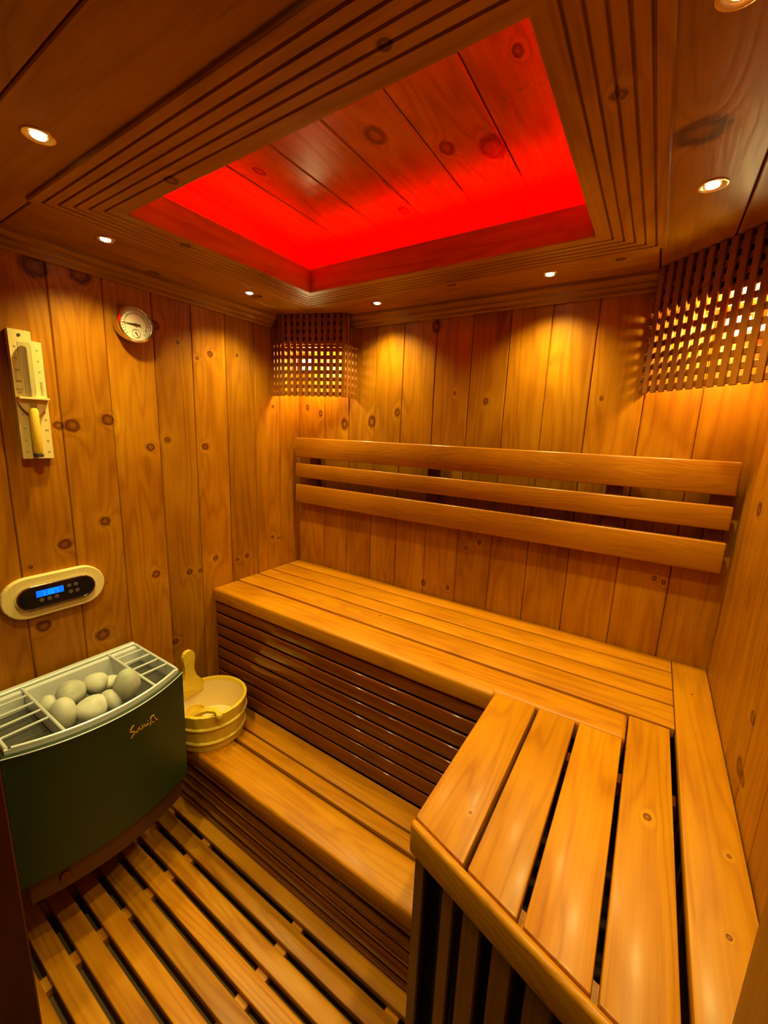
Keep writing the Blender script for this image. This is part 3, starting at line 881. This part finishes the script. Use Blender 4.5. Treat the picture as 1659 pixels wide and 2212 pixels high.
o = mesh('handle', v, f, bucket_m, la, smooth=True)
bm_c = lp(-0.02, -0.08, -1.60)
v, f = lathe([(0.001, -0.030), (0.035, -0.028), (0.050, -0.008), (0.052, 0.014), (0.048, 0.014), (0.042, -0.006), (0.030, -0.021), (0.001, -0.023)], tuple(bm_c), 24)
mesh('bowl', v, f, bucket_m, la, smooth=True)
v, f = lathe([(0.0005, -0.026), (0.012, -0.024), (0.017, -0.010), (0.019, 0.004), (0.015, 0.013), (0.0005, 0.017)], tuple(lp(0.214, 0.036, -1.492)), 16)
mesh('knob', v, f, bucket_m, la, smooth=True)

# ------------------------------------------------------------------ thermometer
tc_ = Vector((XL, 1.098, 0.452))
tm = thing('thermometer', 'round chrome-rimmed dial thermometer on the left wall', 'thermometer', tuple(tc_))
ax = ((0, 1, 0), (0, 0, 1), (1, 0, 0))
R_ = 0.085
v, f = lathe([(R_ - .012, 0.0), (R_ - .004, 0.0), (R_, 0.012), (R_, 0.046), (R_ - .004, 0.055), (R_ - .012, 0.056), (R_ - .016, 0.048)], tc_, 48, *ax)
mesh('bezel', v, f, chrome_m, tm, smooth=True)
v, f = lathe([(0.0005, 0.044), (R_ - .013, 0.044)], tc_, 48, *ax)
dl_ = mesh('dial', v, f, dial_m, tm)
def dial(r, a, h=0.0455): return (tc_.x + h, tc_.y + r * math.sin(a), tc_.z + r * math.cos(a))
parts = []
for k in range(25):
    a = math.radians(-135 + 270 * k / 24)
    r0 = 0.056 if k % 4 else 0.052
    parts.append(tube([dial(r0, a), dial(0.064, a)], 0.0009 if k % 4 else 0.0014, 4))
mesh('scale', *join(*parts), greyink_m, dl_)
arc = [dial(0.050, math.radians(-120 + 8 * k)) for k in range(31)]
mesh('scale_arc', *tube(arc, 0.0014, 4), greyink_m, dl_)
na = math.radians(-90)
mesh('needle', *tube([dial(0.020, na + math.pi, 0.048), dial(0.0, 0, 0.048), dial(0.054, na, 0.048)], [0.0035, 0.0035, 0.0010], 6), ink_m, dl_)
v, f = lathe([(0.0005, 0.052), (0.005, 0.051), (0.006, 0.045)], tc_, 14, *ax)
mesh('needle_hub', v, f, ink_m, dl_)
sc2 = Vector((tc_.x, tc_.y, tc_.z - 0.040))
ring = [(sc2.x + .0455, sc2.y + 0.019 * math.cos(a), sc2.z + 0.019 * math.sin(a)) for a in [2 * math.pi * k / 24 for k in range(25)]]
mesh('sub_dial', *tube(ring, 0.0010, 4), greyink_m, dl_)
mesh('sub_needle', *tube([(sc2.x + .047, sc2.y - .003, sc2.z + .006), (sc2.x + .047, sc2.y + .012, sc2.z - .018)], [0.0030, 0.0006], 6), ink_m, dl_)
v, f = lathe([(0.0005, 0.0555), (0.03, 0.0550), (0.055, 0.0535), (R_ - .014, 0.050)], tc_, 48, *ax)
mesh('glass_cover', v, f, cover_m, tm, smooth=True)
# ------------------------------------------------------------------ sand timer
sy0, sy1, sz0, sz1 = 0.618, 0.722, -0.168, 0.337
sm = thing('sand_timer', 'pale wooden sauna sand timer with glass tubes on the left wall', 'sand timer', (XL, 0.67, sz0))
fx = XL + 0.034
poly = [(sy0, sz0), (sy1, sz0), (sy1, 0.300), (0.690, 0.302), (0.690, sz1 - .003), (0.687, sz1), (sy0, sz1)]
v = [(XL + .002, a, b) for a, b in poly] + [(fx, a, b) for a, b in poly]
npl = len(poly)
mesh('board', v, [tuple(range(npl)), tuple(range(2 * npl - 1, npl - 1, -1))] + [(i, (i + 1) % npl, npl + (i + 1) % npl, npl + i) for i in range(npl)], pale_m, sm)
yc = 0.664
def vert_tube(z0, z1, r, mat, name, x):
    pf = [(0.0005, z0), (r * .7, z0 + .003), (r, z0 + .014), (r, z1 - .014), (r * .7, z1 - .003), (0.0005, z1)]
    v_, f_ = lathe(pf, (x, yc, 0), 20)
    return mesh(name, v_, f_, mat, sm, smooth=True)
gx = fx + 0.012
box('tube_groove', (fx - .001, yc - .020, 0.078), (fx + .0012, yc + .020, 0.292), groove_m, sm)
vert_tube(0.082, 0.290, 0.0165, glass_m, 'glass_tube', gx + .006)
vert_tube(-0.150, 0.040, 0.0165, sand_m, 'sand_tube', gx + .006)
v, f = lathe([(0.0165, 0.0), (0.0175, 0.003), (0.0165, 0.012), (0.0005, 0.014)], (gx + .006, yc, -0.160), 20)
mesh('tube_cap', v, f, ink_m, sm, smooth=True)
vert_tube(0.030, 0.082, 0.0135, glass_m, 'glass_neck', gx + .006)
hb = [(sy0 + .001 + (sy1 - sy0 - .004) * k / 12, 0.060 - 0.052 * math.sin(math.pi * k / 12) ** 0.8) for k in range(13)]
poly = [(sy0 + .001, 0.071)] + hb + [(sy1 - .003, 0.071)]
v = [(fx, a, b) for a, b in poly] + [(fx + .016, a, b) for a, b in poly]
npl = len(poly)
mesh('bracket', v, [tuple(range(npl)), tuple(range(2 * npl - 1, npl - 1, -1))] + [(i, (i + 1) % npl, npl + (i + 1) % npl, npl + i) for i in range(npl)], pale_m, sm)
box('bracket_shelf', (fx, sy0 + .001, 0.071), (fx + .036, sy1 - .003, 0.079), pale_m, sm, bev=0.001)
v, f = lathe([(0.0005, 0.003), (0.005, 0.0025), (0.006, 0.0)], (fx, 0.652, 0.318), 12, *ax)
mesh('screw', v, f, ink_m, sm)
def mark(a, b, ha, hb_): box('scale_mark', (fx - .0005, a - ha, b - hb_), (fx + .0008, a + ha, b + hb_), greyink_m, sm)
for b, w_ in ((0.272, .004), (0.227, .004), (0.183, .007), (0.140, .007)): mark(0.634, b, w_, .0035)
mark(0.634, 0.108, .010, .004); mark(0.634, 0.096, .007, .004)
for b in (0.268, 0.226, 0.184): mark(0.705, b, .003, .0025)
for i in range(6): mark(0.707, 0.141 - .0095 * i, .004, .0032)
for b, w_ in ((0.010, .004), (-0.045, .004), (-0.094, .004), (-0.140, .004)): mark(0.634, b, w_, .003)
for b, w_ in ((0.022, .003), (-0.008, .004), (-0.05, .006), (-0.094, .004), (-0.140, .004)): mark(0.708, b, w_, .003)

# ------------------------------------------------------------------ control panel
py, pz = 0.678, -0.768
cp = thing('control_panel', 'oval heater control panel with blue screen on the left wall', 'control panel', (XL, py, pz))
def stadium(hw, hr, n=14):
    out = []
    for k in range(n + 1):
        a = -math.pi / 2 + math.pi * k / n
        out.append((py + hw - hr + hr * math.cos(a), pz + hr * math.sin(a)))
    for k in range(n + 1):
        a = math.pi / 2 + math.pi * k / n
        out.append((py - hw + hr + hr * math.cos(a), pz + hr * math.sin(a)))
    return out
def stack(name, layers, mat, cap=True, smooth=True):
    v, f = [], []
    for hw, hr, h in layers:
        v += [(XL + h, a, b) for a, b in stadium(hw, hr)]
    n = len(stadium(1, .1)); k = len(layers)
    for r in range(k - 1):
        for i in range(n):
            j = (i + 1) % n
            f.append((r * n + i, r * n + j, (r + 1) * n + j, (r + 1) * n + i))
    if cap: f.append(tuple((k - 1) * n + i for i in range(n)))
    return mesh(name, v, f, mat, cp, smooth=smooth)
stack('wooden_surround', [(0.194, 0.092, 0.001), (0.194, 0.092, 0.022), (0.190, 0.088, 0.026), (0.16, 0.06, 0.026)], pale_m, smooth=False)
stack('chrome_bezel', [(0.150, 0.056, 0.024), (0.150, 0.056, 0.036), (0.147, 0.053, 0.040), (0.142, 0.048, 0.040), (0.140, 0.046, 0.036)], chrome_m, cap=False)
bp_ = stack('black_panel', [(0.142, 0.048, 0.030), (0.142, 0.048, 0.0365), (0.138, 0.044, 0.037)], blackp_m)
hx = XL + 0.0375
box('screen', (hx - .001, 0.600, -0.768), (hx + .0008, 0.700, -0.739), screen_m, bp_)
def seg7(chars, y0, w_, h_, z0, gap):
    S7 = {'1': 'bc', '0': 'abcdef', '7': 'abc'}
    parts = []
    tk = 0.0014
    for i, c_ in enumerate(chars):
        a = y0 + i * (w_ + gap)
        for s_ in S7[c_]:
            q_ = {'a': ((a, z0 + h_), (a + w_, z0 + h_)), 'b': ((a + w_, z0 + h_ / 2), (a + w_, z0 + h_)), 'c': ((a + w_, z0), (a + w_, z0 + h_ / 2)),
                  'd': ((a, z0), (a + w_, z0)), 'e': ((a, z0), (a, z0 + h_ / 2)), 'f': ((a, z0 + h_ / 2), (a, z0 + h_))}[s_]
            parts.append(bxv((hx + .0008, q_[0][0] - tk, q_[0][1] - tk), (hx + .0014, q_[1][0] + tk, q_[1][1] + tk)))
    return join(*parts)
mesh('screen_digits', *seg7('1107', 0.620, 0.009, 0.018, -0.763, 0.007), digit_m, bp_)
for a, b in ((0.617, -0.784), (0.645, -0.784), (0.672, -0.784), (0.722, -0.748), (0.748, -0.748), (0.726, -0.778), (0.752, -0.778)):
    v, f = lathe([(0.0005, 0.0010), (0.0075, 0.0010), (0.0090, 0.0)], (hx, a, b), 16, *ax)
    mesh('button', v, f, button_m, bp_)
p = onx(231, 1255, XL)
v, f = lathe([(0.0005, 0.006), (0.003, 0.005), (0.0045, 0.0)], (XL, p.y, p.z), 10, *ax)
tag(mesh('screw_head', v, f, chrome_m), 'tiny shiny screw head in the wall right of the control panel', 'screw')
